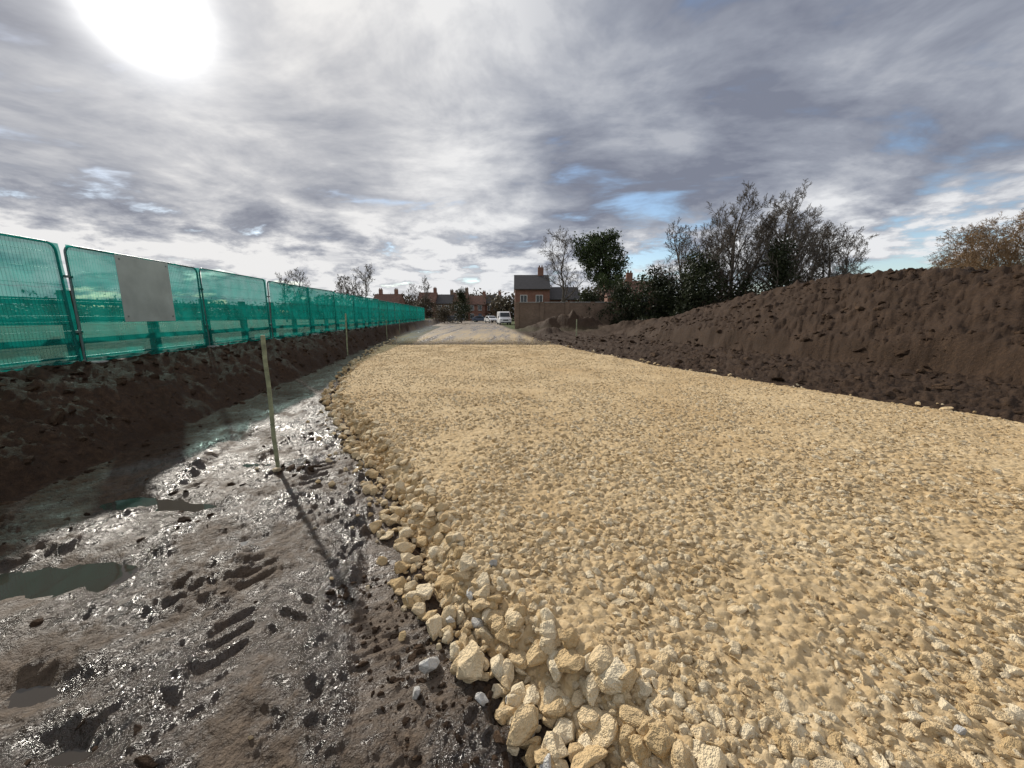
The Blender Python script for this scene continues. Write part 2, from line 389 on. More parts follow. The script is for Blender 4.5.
def scatter(name,P,S,coll,parent):
    me=bpy.data.meshes.new(name); me.vertices.add(len(P)); me.vertices.foreach_set('co',P.astype(np.float32).ravel())
    a=me.attributes.new('scl','FLOAT_VECTOR','POINT'); a.data.foreach_set('vector',S.astype(np.float32).ravel())
    rot=rng.uniform(-1,1,(len(P),3))*np.array([.6,.6,3.14]); b=me.attributes.new('rotv','FLOAT_VECTOR','POINT'); b.data.foreach_set('vector',rot.astype(np.float32).ravel())
    o=bpy.data.objects.new(name,me); link(o,parent)
    ng=bpy.data.node_groups.new(name,'GeometryNodeTree'); ng.interface.new_socket('Geometry',in_out='INPUT',socket_type='NodeSocketGeometry'); ng.interface.new_socket('Geometry',in_out='OUTPUT',socket_type='NodeSocketGeometry')
    N=ng.nodes; L=ng.links; gi=N.new('NodeGroupInput'); go=N.new('NodeGroupOutput'); ip=N.new('GeometryNodeInstanceOnPoints'); ci=N.new('GeometryNodeCollectionInfo')
    ci.inputs[0].default_value=coll; ci.inputs['Separate Children'].default_value=True; ci.inputs['Reset Children'].default_value=True
    ip.inputs['Pick Instance'].default_value=True
    na=N.new('GeometryNodeInputNamedAttribute'); na.data_type='FLOAT_VECTOR'; na.inputs[0].default_value='scl'
    nb=N.new('GeometryNodeInputNamedAttribute'); nb.data_type='FLOAT_VECTOR'; nb.inputs[0].default_value='rotv'
    er=N.new('FunctionNodeEulerToRotation')
    L.new(gi.outputs[0],ip.inputs['Points']); L.new(ci.outputs[0],ip.inputs['Instance']); L.new(na.outputs['Attribute'],ip.inputs['Scale']); L.new(nb.outputs['Attribute'],er.inputs[0]); L.new(er.outputs[0],ip.inputs['Rotation']); L.new(ip.outputs[0],go.inputs[0])
    m=o.modifiers.new('scatter','NODES'); m.node_group=ng
    return o
def wedge(n,r0,r1,amax=65,lin=False):
    a=np.radians(rng.uniform(-amax,amax,n)); r=rng.uniform(r0,r1,n) if lin else np.sqrt(rng.uniform(r0**2,r1**2,n)); return np.sin(a)*r,np.cos(a)*r
def road_pts(n,r0,r1,smin,smax,edge=False,p=2.2):
    x,y=wedge(n,r0,r1,65,True); eL=x-XL(y)+.16*fbm(x,y,1.6,3,130); eR=XR(y)-x+.25*fbm(x,y,1.2,3,133)
    if edge: k=((eL>-.18)&(eL<.34)&(eR>0))|((eR>-.10)&(eR<.15)&(eL>0)&(rng.random(n)<.4))
    else: k=(eL>.05)&(eR>-.05)
    k&=(rng.random(len(x))>ss(18,31,y)); 
    if not edge: k&=(rng.random(len(x))<.70+1.3*fbm(x,y,.9,3,210))
    x=x[k];y=y[k]; r=np.hypot(x,y)
    s=smin+.0004*r+(smax-smin)*rng.random(len(x))**p*(1-(.45*ss(4,12,r) if not edge else 0))
    z=np.maximum(RZ(x,y),H(x,y)) if edge else RZ(x,y)
    z=z+(s*(-.12)+.009 if not edge else s*.20)
    return np.stack([x,y,z],-1),s
sets=[road_pts(270000,.5,31,.014,.115,p=3.6),road_pts(55000,.5,30,.04,.18,edge=True,p=2.0)]
x,y=wedge(6000,.8,8); d=XL(y)-x; k=(d>0)&(rng.random(len(x))<np.exp(-d/.24)); x=x[k];y=y[k]; s=.02+.1*rng.random(len(x))**1.5
sets.append((np.stack([x,y,H(x,y)+s*.1],-1),s))
P=np.concatenate([a for a,b in sets]); S=np.concatenate([b for a,b in sets])
SV=np.stack([S*rng.uniform(.85,1.35,len(S)),S*rng.uniform(.8,1.15,len(S)),S*rng.uniform(.75,1.1,len(S))],-1)
pp=[(2.0+i*.37,3.0+.21*(i%3),float(RZ(np.array([2.0+i*.37]),np.array([3.0+.21*(i%3)]))[0])+.01) for i in range(14)]
cg=protos('gravel_stones',14,M_stone,pp,rd,size=.06,flatn=.85,rough=.025,bev=.06)
scatter('stones',P,SV,cg,rd)
gb=[]
x,y=wedge(26000,1.2,30); xl=XL(y); toe=TOE(y); fx=FX(y); xr=XR(y)
bank=(x<toe+.2)&(x>fx-.3); k=bank&(y<30)
gb.append((x[k],y[k],.03+.19*rng.random(k.sum())**3.5))
k=(x>xr+.15)&(x<np.interp(y,MRY,MRX)+1)&(y<42)&(fbm(x,y,.7,3,220)>-.05)
gb.append((x[k],y[k],.04+.32*rng.random(k.sum())**6))
x,y=wedge(6000,1,9); cl=fbm(x,y,1.2,3,200); k=(x>TOE(y))&(x<XL(y)-.02)&((cl>.16)|(rng.random(len(x))<.05))
gb.append((x[k],y[k],.012+.085*rng.random(k.sum())**5))
x,y=wedge(3000,1,2.6); d=XL(y)-x; k=(d>0)&(d<.7); gb.append((x[k],y[k],.012+.05*rng.random(k.sum())**3))
x=rng.normal(-2.55,.12,30); y=rng.normal(4.3,.08,30); gb.append((x,y,rng.uniform(.04,.11,30)))
X=np.concatenate([a[0] for a in gb]);Y=np.concatenate([a[1] for a in gb]);S=np.concatenate([a[2] for a in gb])
P=np.stack([X,Y,H(X,Y)-S*.08],-1); SV=np.stack([S*rng.uniform(.8,1.7,len(S)),S*rng.uniform(.8,1.5,len(S)),S*rng.uniform(.5,1,len(S))],-1)
pp=[(6.5+i*.8,14+.3*(i%3),float(H(np.array([6.5+i*.8]),np.array([14+.3*(i%3)]))[0])) for i in range(8)]
cc=protos('soil_clods',8,M_clod,pp,g,npts=(16,26),size=.12,flatn=.9,rough=.12)
scatter('clods',P,SV,cc,g)
for (rx,ry,s,sd) in [(-.43,1.70,.15,1),(-.36,1.98,.10,2),(-.12,2.25,.08,3),(.07,1.40,.13,4),(.0,1.52,.10,5),(-.46,1.56,.08,6),(.13,1.24,.1,7),(-.3,1.78,.07,8),(-.2,1.95,.09,9),(-.25,2.1,.1,11),(-.14,1.5,.08,12),(1.76,1.25,.07,10)]:
    o=hull('limestone_rock',sd*31,17,M_rock,flatn=.8,bev=.05,rough=.02); link(o)
    for p in o.data.polygons: p.use_smooth=False
    z=float(max(H(np.array([rx]),np.array([ry]))[0],RZ(np.array([rx]),np.array([ry]))[0]))
    o.location=(rx,ry,z+s*.25); o.scale=(s*1.15,s,s*.95); o.rotation_euler=(sd*.5,sd*.3,sd)

# ------------------------------------------------------------ parts helper
def meshobj(name,vs,fs,mt,parent=None,smooth=False):
    me=bpy.data.meshes.new(name); me.from_pydata(vs,[],fs); me.materials.append(mt)
    if smooth:
        for p in me.polygons: p.use_smooth=True
    o=bpy.data.objects.new(name,me); return link(o,parent)
def boxv(c,s):
    x,y,z=c;a,b,d=s[0]/2,s[1]/2,s[2]/2
    v=[(x-a,y-b,z-d),(x+a,y-b,z-d),(x+a,y+b,z-d),(x-a,y+b,z-d),(x-a,y-b,z+d),(x+a,y-b,z+d),(x+a,y+b,z+d),(x-a,y+b,z+d)]
    f=[(0,3,2,1),(4,5,6,7),(0,1,5,4),(1,2,6,5),(2,3,7,6),(3,0,4,7)]; return v,f
def boxes(name,lst,mt,parent=None,bev=0):
    V=[];F=[]
    for c,s in lst:
        v,f=boxv(c,s); k=len(V); V+=v; F+=[tuple(i+k for i in q) for q in f]
    o=meshobj(name,V,F,mt,parent)
    if bev: m=o.modifiers.new('b','BEVEL'); m.width=bev; m.segments=2
    return o
def empty(name,loc=(0,0,0),rz=0):
    o=bpy.data.objects.new(name,None); o.location=loc; o.rotation_euler=(0,0,rz); o.empty_display_size=.1; return link(o)
def tubes(segs,sides=6,mats=None):
    s=np.array(segs,dtype=float); p0=s[:,:3];p1=s[:,3:6];r0=s[:,6];r1=s[:,7]
    d=p1-p0; d/=np.maximum(np.linalg.norm(d,axis=1,keepdims=True),1e-9)
    ref=np.where(np.abs(d[:,2:3])>.9,np.array([[1.,0,0]]),np.array([[0,0,1.]]))
    u=np.cross(d,ref); u/=np.linalg.norm(u,axis=1,keepdims=True); v=np.cross(d,u)
    n=len(s); a=np.arange(sides)*2*np.pi/sides
    ring=np.cos(a)[None,:,None]*u[:,None,:]+np.sin(a)[None,:,None]*v[:,None,:]
    A_=p0[:,None,:]+ring*r0[:,None,None]; B_=p1[:,None,:]+ring*r1[:,None,None]
    V=np.concatenate([A_,B_],1).reshape(-1,3)
    base=(np.arange(n)*2*sides)[:,None]; i=np.arange(sides)[None,:]; j=(i+1)%sides
    Q=np.stack([base+i,base+i+sides,base+j+sides,base+j],-1).reshape(-1,4)
    return V,Q
def tubeobj(name,segs,mt,parent=None,sides=6,smooth=True):
    V,Q=tubes(segs,sides); o=grid_mesh(name,V,0,0,quads=Q,smooth=smooth); o.data.materials.append(mt); return link(o,parent)

# ------------------------------------------------------------ site fence
def panel_frame_mesh():
    W=3.2; Ht=1.95; r=.12; s=[]
    pts=[(0,0,0),(0,0,Ht-r)]+[(r-r*math.cos(a),0,Ht-r+r*math.sin(a)) for a in np.linspace(.3,1.57,4)]
    pts2=[(W-p[0],0,p[2]) for p in pts][::-1]; allp=pts+pts2
    for a,b in zip(allp,allp[1:]): s.append((*a,*b,.019,.019))
    s.append((0,0,.12,W,0,.12,.017,.017))
    for z in (.7,1.3): s.append((0,.0,z,W,0,z,.003,.003))
    V,Q=tubes(s,8)
    w=[]
    for x in np.arange(.06,W,.05): w.append((x,.004,.12,x,.004,Ht-.01,.0018,.0018))
    for z in np.arange(.3,Ht,.25): w.append((0,.006,z,W,.006,z,.0025,.0025))
    V2,Q2=tubes(w,4); me=grid_mesh('frame',np.concatenate([V,V2]),0,0,quads=np.concatenate([Q,Q2+len(V)])).data
    me.materials.append(M_steel); return me
FM=panel_frame_mesh()
fence=empty('construction_fence')
for k in range(-4,17):
    y0=6.6+3.25*k; x0=float(FX(y0)); y1=y0+3.25; x1=float(FX(y1))
    z0=.75
    ang=math.atan2(y1-y0,x1-x0)+random.uniform(-.016,.016); tilt=random.uniform(-.025,.025)
    pe=bpy.data.objects.new(f'panel_{k+5}',FM); link(pe,fence); pe.location=(x0,y0,z0+random.uniform(0,.04)); pe.rotation_euler=(tilt,random.uniform(-.008,.008),ang)
    nx,nz=60,30; U,Wv=np.meshgrid(np.linspace(-.03,3.22,nx),np.linspace(.02,1.96,nz),indexing='ij'); U=U.ravel();Wv=Wv.ravel()
    tie=np.abs(np.sin((Wv-.02)*np.pi/.64))
    D=-.03-.03*np.abs(fbm(U+k*9,Wv,1.2,3,k+30))-.035*tie*ss(0,.6,U)*ss(0,.6,3.2-U)-.03*np.abs(np.sin(U*7+k+Wv*2+2*fbm(U+k,Wv,1,2,9)))*.6
    Wz=Wv-.05*ss(1.5,1.96,Wv)*np.abs(np.sin(U*np.pi/.8+k))*random.uniform(.2,1.2)
    no=grid_mesh('netting',np.stack([U,D,Wz],-1),nx,nz); no.data.materials.append(M_net); link(no,pe)
    boxes('foot',[((-.03,0,-.02),(.22,.62,.13))],M_conc,pe,.02)
    boxes('clip',[((-.035,0,1.45),(.12,.06,.04)),((-.035,0,.55),(.12,.06,.04))],M_steel,pe,.005)
    if k==0:
        boxes('sign_board',[((1.42,-.12,1.31),(1.30,.012,1.22))],M_board,pe,.003)
        boxes('sign_ties',[((.85,-.129,1.85),(.03,.006,.03)),((2.0,-.129,1.85),(.03,.006,.03)),((.85,-.129,.8),(.03,.006,.03)),((2.0,-.129,.8),(.03,.006,.03))],M_steel,pe)
wf=empty('wooden_fence'); pl=[]
ysf=np.arange(-6,60,1.9); prev=None
V=[];F=[]
for y in ysf:
    x=float(FX(y))-.85+random.uniform(-.03,.03); z=float(H(np.array([x]),np.array([y]))[0]); 
    pl.append(((x,y,z+.6),(.15,.15,1.35+random.uniform(-.06,.06)))); p=(x,y,z)
    if prev:
        for h in (.35,.72,1.08):
            a=(prev[0]+.09,prev[1],prev[2]+h+random.uniform(-.02,.02)); b=(p[0]+.09,p[1],p[2]+h+random.uniform(-.02,.02)); k=len(V)
            for q in (a,b):
                V+= [(q[0]-.02,q[1],q[2]-.055),(q[0]+.02,q[1],q[2]-.055),(q[0]+.02,q[1],q[2]+.055),(q[0]-.02,q[1],q[2]+.055)]
            F+=[(k,k+1,k+5,k+4),(k+1,k+2,k+6,k+5),(k+2,k+3,k+7,k+6),(k+3,k,k+4,k+7),(k,k+3,k+2,k+1),(k+4,k+5,k+6,k+7)]
    prev=p
boxes('posts',pl,M_wood,wf,.01); meshobj('rails',V,F,M_wood,wf)

# ------------------------------------------------------------ stakes
def stake(x,y,h,w=.045,lean=(0,0),top=None):
    z=float(H(np.array([x]),np.array([y]))[0]); s=w/2
    V=[];n=7
    for i in range(n):
        t=i/(n-1); dx=.004*math.sin(i*2.1);dy=.004*math.cos(i*1.7); 
        for a,b in ((-s,-s),(s,-s),(s,s),(-s,s)): V.append((a+dx,b+dy,-.2+t*(h+.2)))
    F=[(i*4+j,i*4+(j+1)%4,i*4+4+(j+1)%4,i*4+4+j) for i in range(n-1) for j in range(4)]+[(0,3,2,1),(n*4-4,n*4-3,n*4-2,n*4-1)]
    o=meshobj('wooden_stake',V,F,M_stake); o.location=(x,y,z); o.rotation_euler=(lean[0],lean[1],.5); m=o.modifiers.new('b','BEVEL'); m.width=.003; return o
stake(-2.74,4.27,1.56,.042,(.0,-.0)); stake(-7.0,16.4,1.75,.05,(.02,.02)); stake(-8.6,26.7,1.3); stake(4.8,29,1.3,.06); stake(-9.8,34,1.2)

# ------------------------------------------------------------ trees
def gen(seed,h,tr,levels=4,kids=(10,7,6,5),spread=.9,up=.12,lenf=(.55,.5,.5,.5),wob=.16,trunkfrac=.25,droop=0,rmin=.012,forks=1):
    r=random.Random(seed); segs=[];tips=[]
    st=[]
    for f in range(forks):
        a=r.uniform(0,6.28); d0=Vector((math.cos(a)*.25*(forks>1),math.sin(a)*.25*(forks>1),1)).normalized()
        st.append((Vector((0,0,-.3)),d0,h*r.uniform(.85,1),tr,0))
    while st:
        p,d,L,rad_,lv=st.pop(); n=[9,6,4,3,2][lv]; pts=[p];
        for i in range(n):
            d=(d+Vector((r.gauss(0,wob),r.gauss(0,wob),r.gauss(0,wob)+up*(lv>0)-droop*lv*.35))).normalized() if (lv>0 or i>0) else d
            if lv==0: d=(d+Vector((0,0,.25))).normalized()
            q=p+d*(L/n); a=rad_*(1-.8*i/n); b=rad_*(1-.8*(i+1)/n); segs.append((*p,*q,max(a,rmin),max(b,rmin*.7))); p=q; pts.append(p.copy())
        if lv<levels:
            k=kids[lv]
            for c in range(k):
                t=(trunkfrac if lv==0 else .15)+(1-(trunkfrac if lv==0 else .15))*((c+r.random())/k); t=min(t,.99)
                i=int(t*n); f=t*n-i; s=pts[i].lerp(pts[min(i+1,n)],f); dd=(pts[min(i+1,n)]-pts[i]).normalized()
                perp=Vector((r.gauss(0,1),r.gauss(0,1),r.gauss(0,1))); perp=(perp-perp.dot(dd)*dd).normalized()
                an=spread*r.uniform(.7,1.2); nd=(dd*math.cos(an)+perp*math.sin(an)).normalized()
                taper=(1-.6*t) if lv==0 else (1-.35*t)
                st.append((s,nd,L*lenf[lv]*taper*r.uniform(.75,1.15),max(rad_*(1-.8*t)*.55,rmin),lv+1))
        else: tips.append(tuple(p))
    return segs,tips
def leaves(C,per,sig,size,mt,name,parent,seed=0,sq=1):
    g_=np.random.default_rng(seed); C=np.array(C); n=len(C)*per; c=np.repeat(C,per,0)+g_.normal(0,1,(n,3))*np.array([sig,sig,sig*sq])
    u=g_.normal(0,1,(n,3)); u/=np.linalg.norm(u,axis=1,keepdims=True); w=np.cross(u,g_.normal(0,1,(n,3))); w/=np.linalg.norm(w,axis=1,keepdims=True)
    s=size*g_.uniform(.5,1.3,(n,1)); a=u*s; b=w*s*.55
    V=np.stack([c-a,c+b,c+a,c-b],1).reshape(-1,3); Q=np.arange(n*4).reshape(-1,4)
    o=grid_mesh(name,V,0,0,quads=Q,smooth=False); o.data.materials.append(mt); return link(o,parent)
def gz(x,y): return float(H(np.array([float(x)]),np.array([float(y)]))[0])
def bare(x,y,h,seed,name='bare_tree',mt=M_bark,**k):
    e=empty(name,(x,y,gz(x,y))); s,t=gen(seed,h,h*.016+.03,**k)
    s=np.array(s); big=s[:,6]>.04
    tubeobj('trunk_and_limbs',s[big] if big.any() else s[:5],mt,e,7); tubeobj('twigs',s[~big],mt,e,3); return e,t
bare(7.1,56,12.0,1,kids=(13,8,6,5),rmin=.015)
bare(21.8,40,12.0,2,kids=(14,8,7,5),forks=2,spread=.75,rmin=.014)
bare(26.3,38,12.0,3,kids=(14,8,7,5),forks=2,spread=.85,rmin=.014)
bare(31,40,10.8,4,kids=(13,8,7,5),forks=2,spread=.95,rmin=.014)
bare(19.3,42,10.4,5,kids=(13,8,6,5),forks=2,spread=.8,rmin=.014)
bare(24,43,11.4,7,kids=(13,8,6,5),forks=2,spread=.8,rmin=.014)
bare(28.8,42,11.8,8,kids=(13,8,6,5),forks=2,spread=.85,rmin=.014)
bare(34,42,9.0,9,kids=(13,8,6,5),forks=2,spread=.95,rmin=.014)
bare(33,26,7.2,6,'willow_tree',M_bark2,kids=(16,9,7,5),forks=3,spread=.9,up=.05,lenf=(.7,.55,.5,.5),droop=.10,trunkfrac=.1,rmin=.009)
bare(30.4,25,6.2,16,'willow_tree',M_bark2,kids=(16,9,7,5),forks=3,spread=.95,up=.05,lenf=(.7,.55,.5,.5),droop=.10,trunkfrac=.1,rmin=.009)
for i,(x,y,h) in enumerate([(-39,70,9),(-42,73,8.4),(-29.5,71,9),(-26,70,8.8),(-36,80,9),(-20,90,8.5),(-26,104,9)]): bare(x,y,h,20+i,kids=(11,7,5,4),rmin=.02,spread=.85,trunkfrac=.3)
e=empty('evergreen_tree',(11.8,52,0)); s,t=gen(41,12.0,.32,3,(14,6,5),1.0,lenf=(.6,.5,.5),trunkfrac=.34,up=.12)
tubeobj('trunk_and_limbs',s,M_bark,e,5); leaves(t,34,.34,.15,M_leaf,'foliage',e,1,.8)
def shrub(x,y,h,w,seed,name='evergreen_shrub',mt=M_leaf2,per=60,sig=.38):
    e=empty(name,(x,y,gz(x,y)-.1)); r=np.random.default_rng(seed); s,_=gen(seed,h*.85,.14,2,(12,6),.7,trunkfrac=.1); tubeobj('stems',s,M_bark,e,4)
    n=int(14*h*w/4); C=[]
    for i in range(n):
        zz=r.uniform(.05,1)**.8; rr=w/2*math.sqrt(max(0.03,1-(zz*1.02-.25)**2*1.6))*r.uniform(.35,1.2)*(1+.35*math.sin(zz*9+seed)); a=r.uniform(0,6.28); C.append((math.cos(a)*rr,math.sin(a)*rr,zz*h*r.uniform(.85,1.08)))
    leaves(C,per,sig,.14,mt,'foliage',e,seed,.9)
shrub(17.6,38,7.0,4.0,51); shrub(15.2,42,6.2,4.5,52); shrub(20.5,39,5.2,3.5,53,mt=M_scrub,per=35); shrub(12.6,45,5.0,3.6,54); shrub(24,36,8.4,2.4,55,'ivy_tree'); shrub(17.5,44,5.4,5,57)
shrub(27.5,36.5,4.8,4.5,58,mt=M_scrub,per=35); shrub(22,37.5,4.5,3.5,59); shrub(-10.6,82,6.6,3.2,60,'conifer_tree'); shrub(10.2,50,4.2,3.5,61,mt=M_scrub); shrub(32,37,4.4,5,62,mt=M_scrub,per=35)
shrub(-13.5,78,3.4,3,63,mt=M_scrub); shrub(-20,92,4.5,5,65,mt=M_scrub); shrub(9,47.5,4.4,3,67)
bare(18.5,23.5,1.3,70,'bare_bush',kids=(9,6,4,2),forks=3,rmin=.006,trunkfrac=.05,levels=3); bare(19.8,22,1.1,71,'bare_bush',kids=(9,6,4,2),forks=3,rmin=.006,trunkfrac=.05,levels=3)
C=[];r=np.random.default_rng(9)
def band(x0,x1,y,h,n,jit):
    for i in range(n):
        x=r.uniform(x0,x1); hh=h*(.55+.6*abs(math.sin(x*.07)+.5*math.sin(x*.23+1))*.7); C.append((x,y+r.uniform(-jit,jit),hh*r.random()**.8))
band(-420,-20,210,8,1500,12); band(-70,-30,125,7.0,220,6); band(-30,-2,140,8.0,200,5); band(-5,60,110,8.5,420,6); band(40,300,120,9,700,12); band(-420,-90,120,5,600,20)
leaves(C,26,1.5,.55,M_scrub,'distant_trees',None,5,.7)
C=[]; band(-300,-35,130,4.5,500,8); band(2,50,100,5,200,5)
leaves(C,30,1.1,.5,M_leaf2,'distant_hedge',None,6,.6)

# ------------------------------------------------------------ buildings
def house(x,y,w,d,eh,rh,name='brick_house',wall=M_brick,roof=M_slate,rz=0,chim=(.8,),wins=((.25,4.2),(.7,4.2),(.25,1.5)),door=.7):
    e=empty(name,(x,y,-.1),rz)
    V=[(0,0,0),(w,0,0),(w,d,0),(0,d,0),(0,0,eh),(w,0,eh),(w,d,eh),(0,d,eh),(0,d/2,rh),(w,d/2,rh)]
    meshobj('walls',V,[(0,1,5,4),(1,2,6,9,5),(2,3,7,6),(3,0,4,8,7)],wall,e)
    o=.3; k=(rh-eh)/(d/2); t=.09
    def slab(sg):
        ya=-o if sg>0 else d+o; za=eh-o*k+.03; v=[(-.15,ya,za),(w+.15,ya,za),(w+.15,d/2,rh+.03),(-.15,d/2,rh+.03)]; v+= [(a,b,c+t) for a,b,c in v]
        return v,[(0,3,2,1),(4,5,6,7),(0,1,5,4),(1,2,6,5),(3,0,4,7)]
    for sg,nm in ((1,'roof_front'),(-1,'roof_back')):
        v,f=slab(sg); meshobj(nm,v,f,roof,e)
    fr=[];gl=[];si=[]
    for fx_,z in wins:
        cx=fx_*w; gl.append(((cx,-.0,z),(1.0,.06,1.25)))
        fr+=[((cx-.53,-.03,z),(.08,.1,1.4)),((cx+.53,-.03,z),(.08,.1,1.4)),((cx,-.03,z+.66),(.98,.1,.08)),((cx,-.03,z-.66),(.98,.1,.08)),((cx,-.035,z),(.05,.05,1.24))]; si.append(((cx,-.06,z-.76),(1.3,.16,.1)))
    boxes('window_glass',gl,M_glass,e); boxes('window_frames',fr,M_white,e); boxes('sills',si,M_conc,e)
    if door is not None: boxes('door',[((door*w,-.02,1.05),(.95,.1,2.1))],M_carb,e)
    boxes('gutter',[((w/2,-.36,eh-.12),(w+.3,.1,.1))],M_blkp,e)
    ch=[];po=[]
    for c in chim:
        ch.append(((c*w,d/2,rh+.55),(.95,.55,1.6))); po+=[((c*w-.22,d/2,rh+1.5),(.2,.2,.35)),((c*w+.22,d/2,rh+1.5),(.2,.2,.35))]
    boxes('chimney',ch,wall,e); boxes('chimney_pots',po,M_tile,e)
    return e
house(.5,64,5.6,8,5.9,8.3,chim=(.78,)); house(6.1,65,5,6,4.3,6.3,chim=(),wins=((.5,3.3),(.5,1.3)),door=None,roof=M_slate)
house(14.5,60,8,6,4.6,6.9,roof=M_tile,chim=(.5,))
xs=-27
for i in range(5):
    w=[5,4.6,4.2,5.2,4.6][i]; house(xs,112+i*1.5,w,8,[5.2,5.0,5.4,4.8,5.0][i],[8.1,7.6,8.3,7.4,7.7][i],'terraced_house',roof=[M_tile,M_slate,M_tile,M_tile,M_slate][i],chim=(.9,),wall=[M_brick,M_brick2,M_brick2,M_brick,M_brick][i],wins=((.25,3.8),(.7,3.8),(.25,1.4))); xs+=w+.02
house(-37,104,7,7,4.8,7.2,'terraced_house',roof=M_tile,chim=(.2,.8))
e=empty('brick_wall',(.6,46,0),-.05); L=14.5
boxes('wall',[((L/2,0,1.45),(L,.34,3.1))],M_brick2,e,.01)
boxes('piers',[((i*L/5,-.03,1.5),(.5,.5,3.2)) for i in range(6)],M_brick2,e,.01)
boxes('coping',[((L/2,0,3.05+.0),(L+.1,.44,.09))],M_conc,e,.01)

# ------------------------------------------------------------ vehicles
def vehicle(name,x,y,rz,L,W,Hh,prof,win,paint,scale=1):
    e=empty(name,(x,y,gz(x,y)),rz)
    n=len(prof); V=[];F=[]
    for sx in (-1,1):
        for (py,pz) in prof: V.append((sx*W/2*(1-.10*max(0,(pz-Hh*.5)/(Hh*.5))),py,pz))
    F.append(tuple(range(n))[::-1]); F.append(tuple(range(n,2*n)))
    for i in range(n): j=(i+1)%n; F.append((i,j,n+j,n+i))
    b=meshobj('body',V,F,paint,e); bmx=bmesh.new(); bmx.from_mesh(b.data); bmesh.ops.recalc_face_normals(bmx,faces=bmx.faces); bmx.to_mesh(b.data); bmx.free()
    m=b.modifiers.new('b','BEVEL'); m.width=.07; m.segments=3
    for wi,(nm,q) in enumerate(win):
        meshobj(nm,q,[(0,1,2,3)],M_glass,e)
    for i,(sx,py) in enumerate([(-1,L*.31),(1,L*.31),(-1,-L*.31),(1,-L*.31)]):
        tubeobj(f'wheel_{i+1}',[(sx*(W/2-.22),py,.33,sx*(W/2+.0),py,.33,.33,.33),(sx*(W/2),py,.33,sx*(W/2+.004),py,.33,.33,.02)],M_tyre,e,18,False)
        tubeobj(f'hub_{i+1}',[(sx*(W/2-.02),py,.33,sx*(W/2+.015),py,.33,.19,.19),(sx*(W/2+.015),py,.33,sx*(W/2+.02),py,.33,.19,.01)],M_steel,e,14,False)
    yb=-L/2-.01
    boxes('headlamps',[((-W*.36,yb+.06,Hh*.40),(.3,.12,.2)),((W*.36,yb+.06,Hh*.40),(.3,.12,.2))],M_lamp,e,.02)
    boxes('grille',[((0,yb+.03,Hh*.36),(W*.45,.08,.22)),((0,yb,.38),(W*.9,.12,.2))],M_blkp,e,.02)
    boxes('mirrors',[((-W/2-.12,-L*.25,Hh*.58),(.14,.1,.26)),((W/2+.12,-L*.25,Hh*.58),(.14,.1,.26))],M_blkp,e,.02)
    boxes('number_plate',[((0,yb-.07,.5),(.5,.02,.11))],M_white,e)
    return e
def van(x,y,rz):
    L=5;W=1.95;Hh=2.2; a=-L/2
    prof=[(a,.3),(a,.95),(a+.25,1.12),(a+.75,1.22),(a+1.45,2.08),(a+1.9,2.2),(L/2-.1,2.2),(L/2,2.0),(L/2,.3)]
    def wp(py,pz,fx): return (fx*W/2*(1-.10*max(0,(pz-Hh*.5)/(Hh*.5))),py-.02,pz+.012)
    ws=[wp(a+.83,1.32,-.86),wp(a+.83,1.32,.86),wp(a+1.38,1.995,.86),wp(a+1.38,1.995,-.86)]
    sd=lambda s:[(s*W/2*.995+s*.004,a+1.05,1.3),(s*W/2*.995+s*.004,a+1.9,1.3),(s*W/2*.925+s*.008,a+1.9,1.95),(s*W/2*.925+s*.008,a+1.55,1.95)]
    vehicle('white_van',x,y,rz,L,W,Hh,prof,[('windscreen',ws),('side_window_l',sd(-1)),('side_window_r',sd(1))],M_vanw)
def car(x,y,rz,p):
    L=4.2;W=1.75;Hh=1.45;a=-L/2
    prof=[(a,.28),(a,.7),(a+.2,.82),(a+1.05,.95),(a+1.75,1.38),(a+2.2,1.45),(a+3.2,1.42),(L/2-.25,1.0),(L/2,.9),(L/2,.28)]
    ws=[(-.72,a+1.13-.02,1.01),(.72,a+1.13-.02,1.01),(.66,a+1.7-.02,1.36),(-.66,a+1.7-.02,1.36)]
    sd=lambda s:[(s*.85,a+1.35,1.0),(s*.85,a+3.4,1.0),(s*.81,a+3.1,1.34),(s*.81,a+1.85,1.34)]
    vehicle('parked_car',x,y,rz,L,W,Hh,prof,[('windscreen',ws),('side_window_l',sd(-1)),('side_window_r',sd(1))],p)
van(-1.4,67,.15); car(-7.2,92,1.4,M_carb); car(-4.5,84,.4,M_vanw); car(-14,96,1.5,M_carb)

# ------------------------------------------------------------ light & sky
el=math.radians(27.5); azs=math.radians(-39.5)
Sd=Vector((math.sin(azs)*math.cos(el),math.cos(azs)*math.cos(el),math.sin(el)))
ld=bpy.data.lights.new('sun','SUN'); ld.energy=4.2; ld.angle=math.radians(1.2); ld.color=(1,.935,.83)
lo=bpy.data.objects.new('sun',ld); lo.rotation_euler=Sd.to_track_quat('Z','Y').to_euler(); lo.location=(-20,30,30); link(lo)
w=bpy.data.worlds.new('World'); sc.world=w; w.use_nodes=True; w.node_tree.nodes.clear(); T=NT(w.node_tree)
out=T.new('ShaderNodeOutputWorld'); sky=T.new('ShaderNodeTexSky'); sky.sky_type='NISHITA'; sky.sun_disc=False; sky.sun_elevation=el; sky.sun_rotation=azs; sky.air_density=1.0; sky.dust_density=.3; sky.ozone_density=1.5
bg=T.new('ShaderNodeBackground'); bg.inputs[1].default_value=.15; T.l.new(sky.outputs[0],bg.inputs[0])
D=T.vm('NORMALIZE',T.new('ShaderNodeTexCoord').outputs['Generated'])
sp=T.new('ShaderNodeSeparateXYZ'); T.l.new(D,sp.inputs[0]); zc=T.math('MAXIMUM',sp.outputs[2],0)
inv=T.math('DIVIDE',1,T.math('ADD',zc,.16))
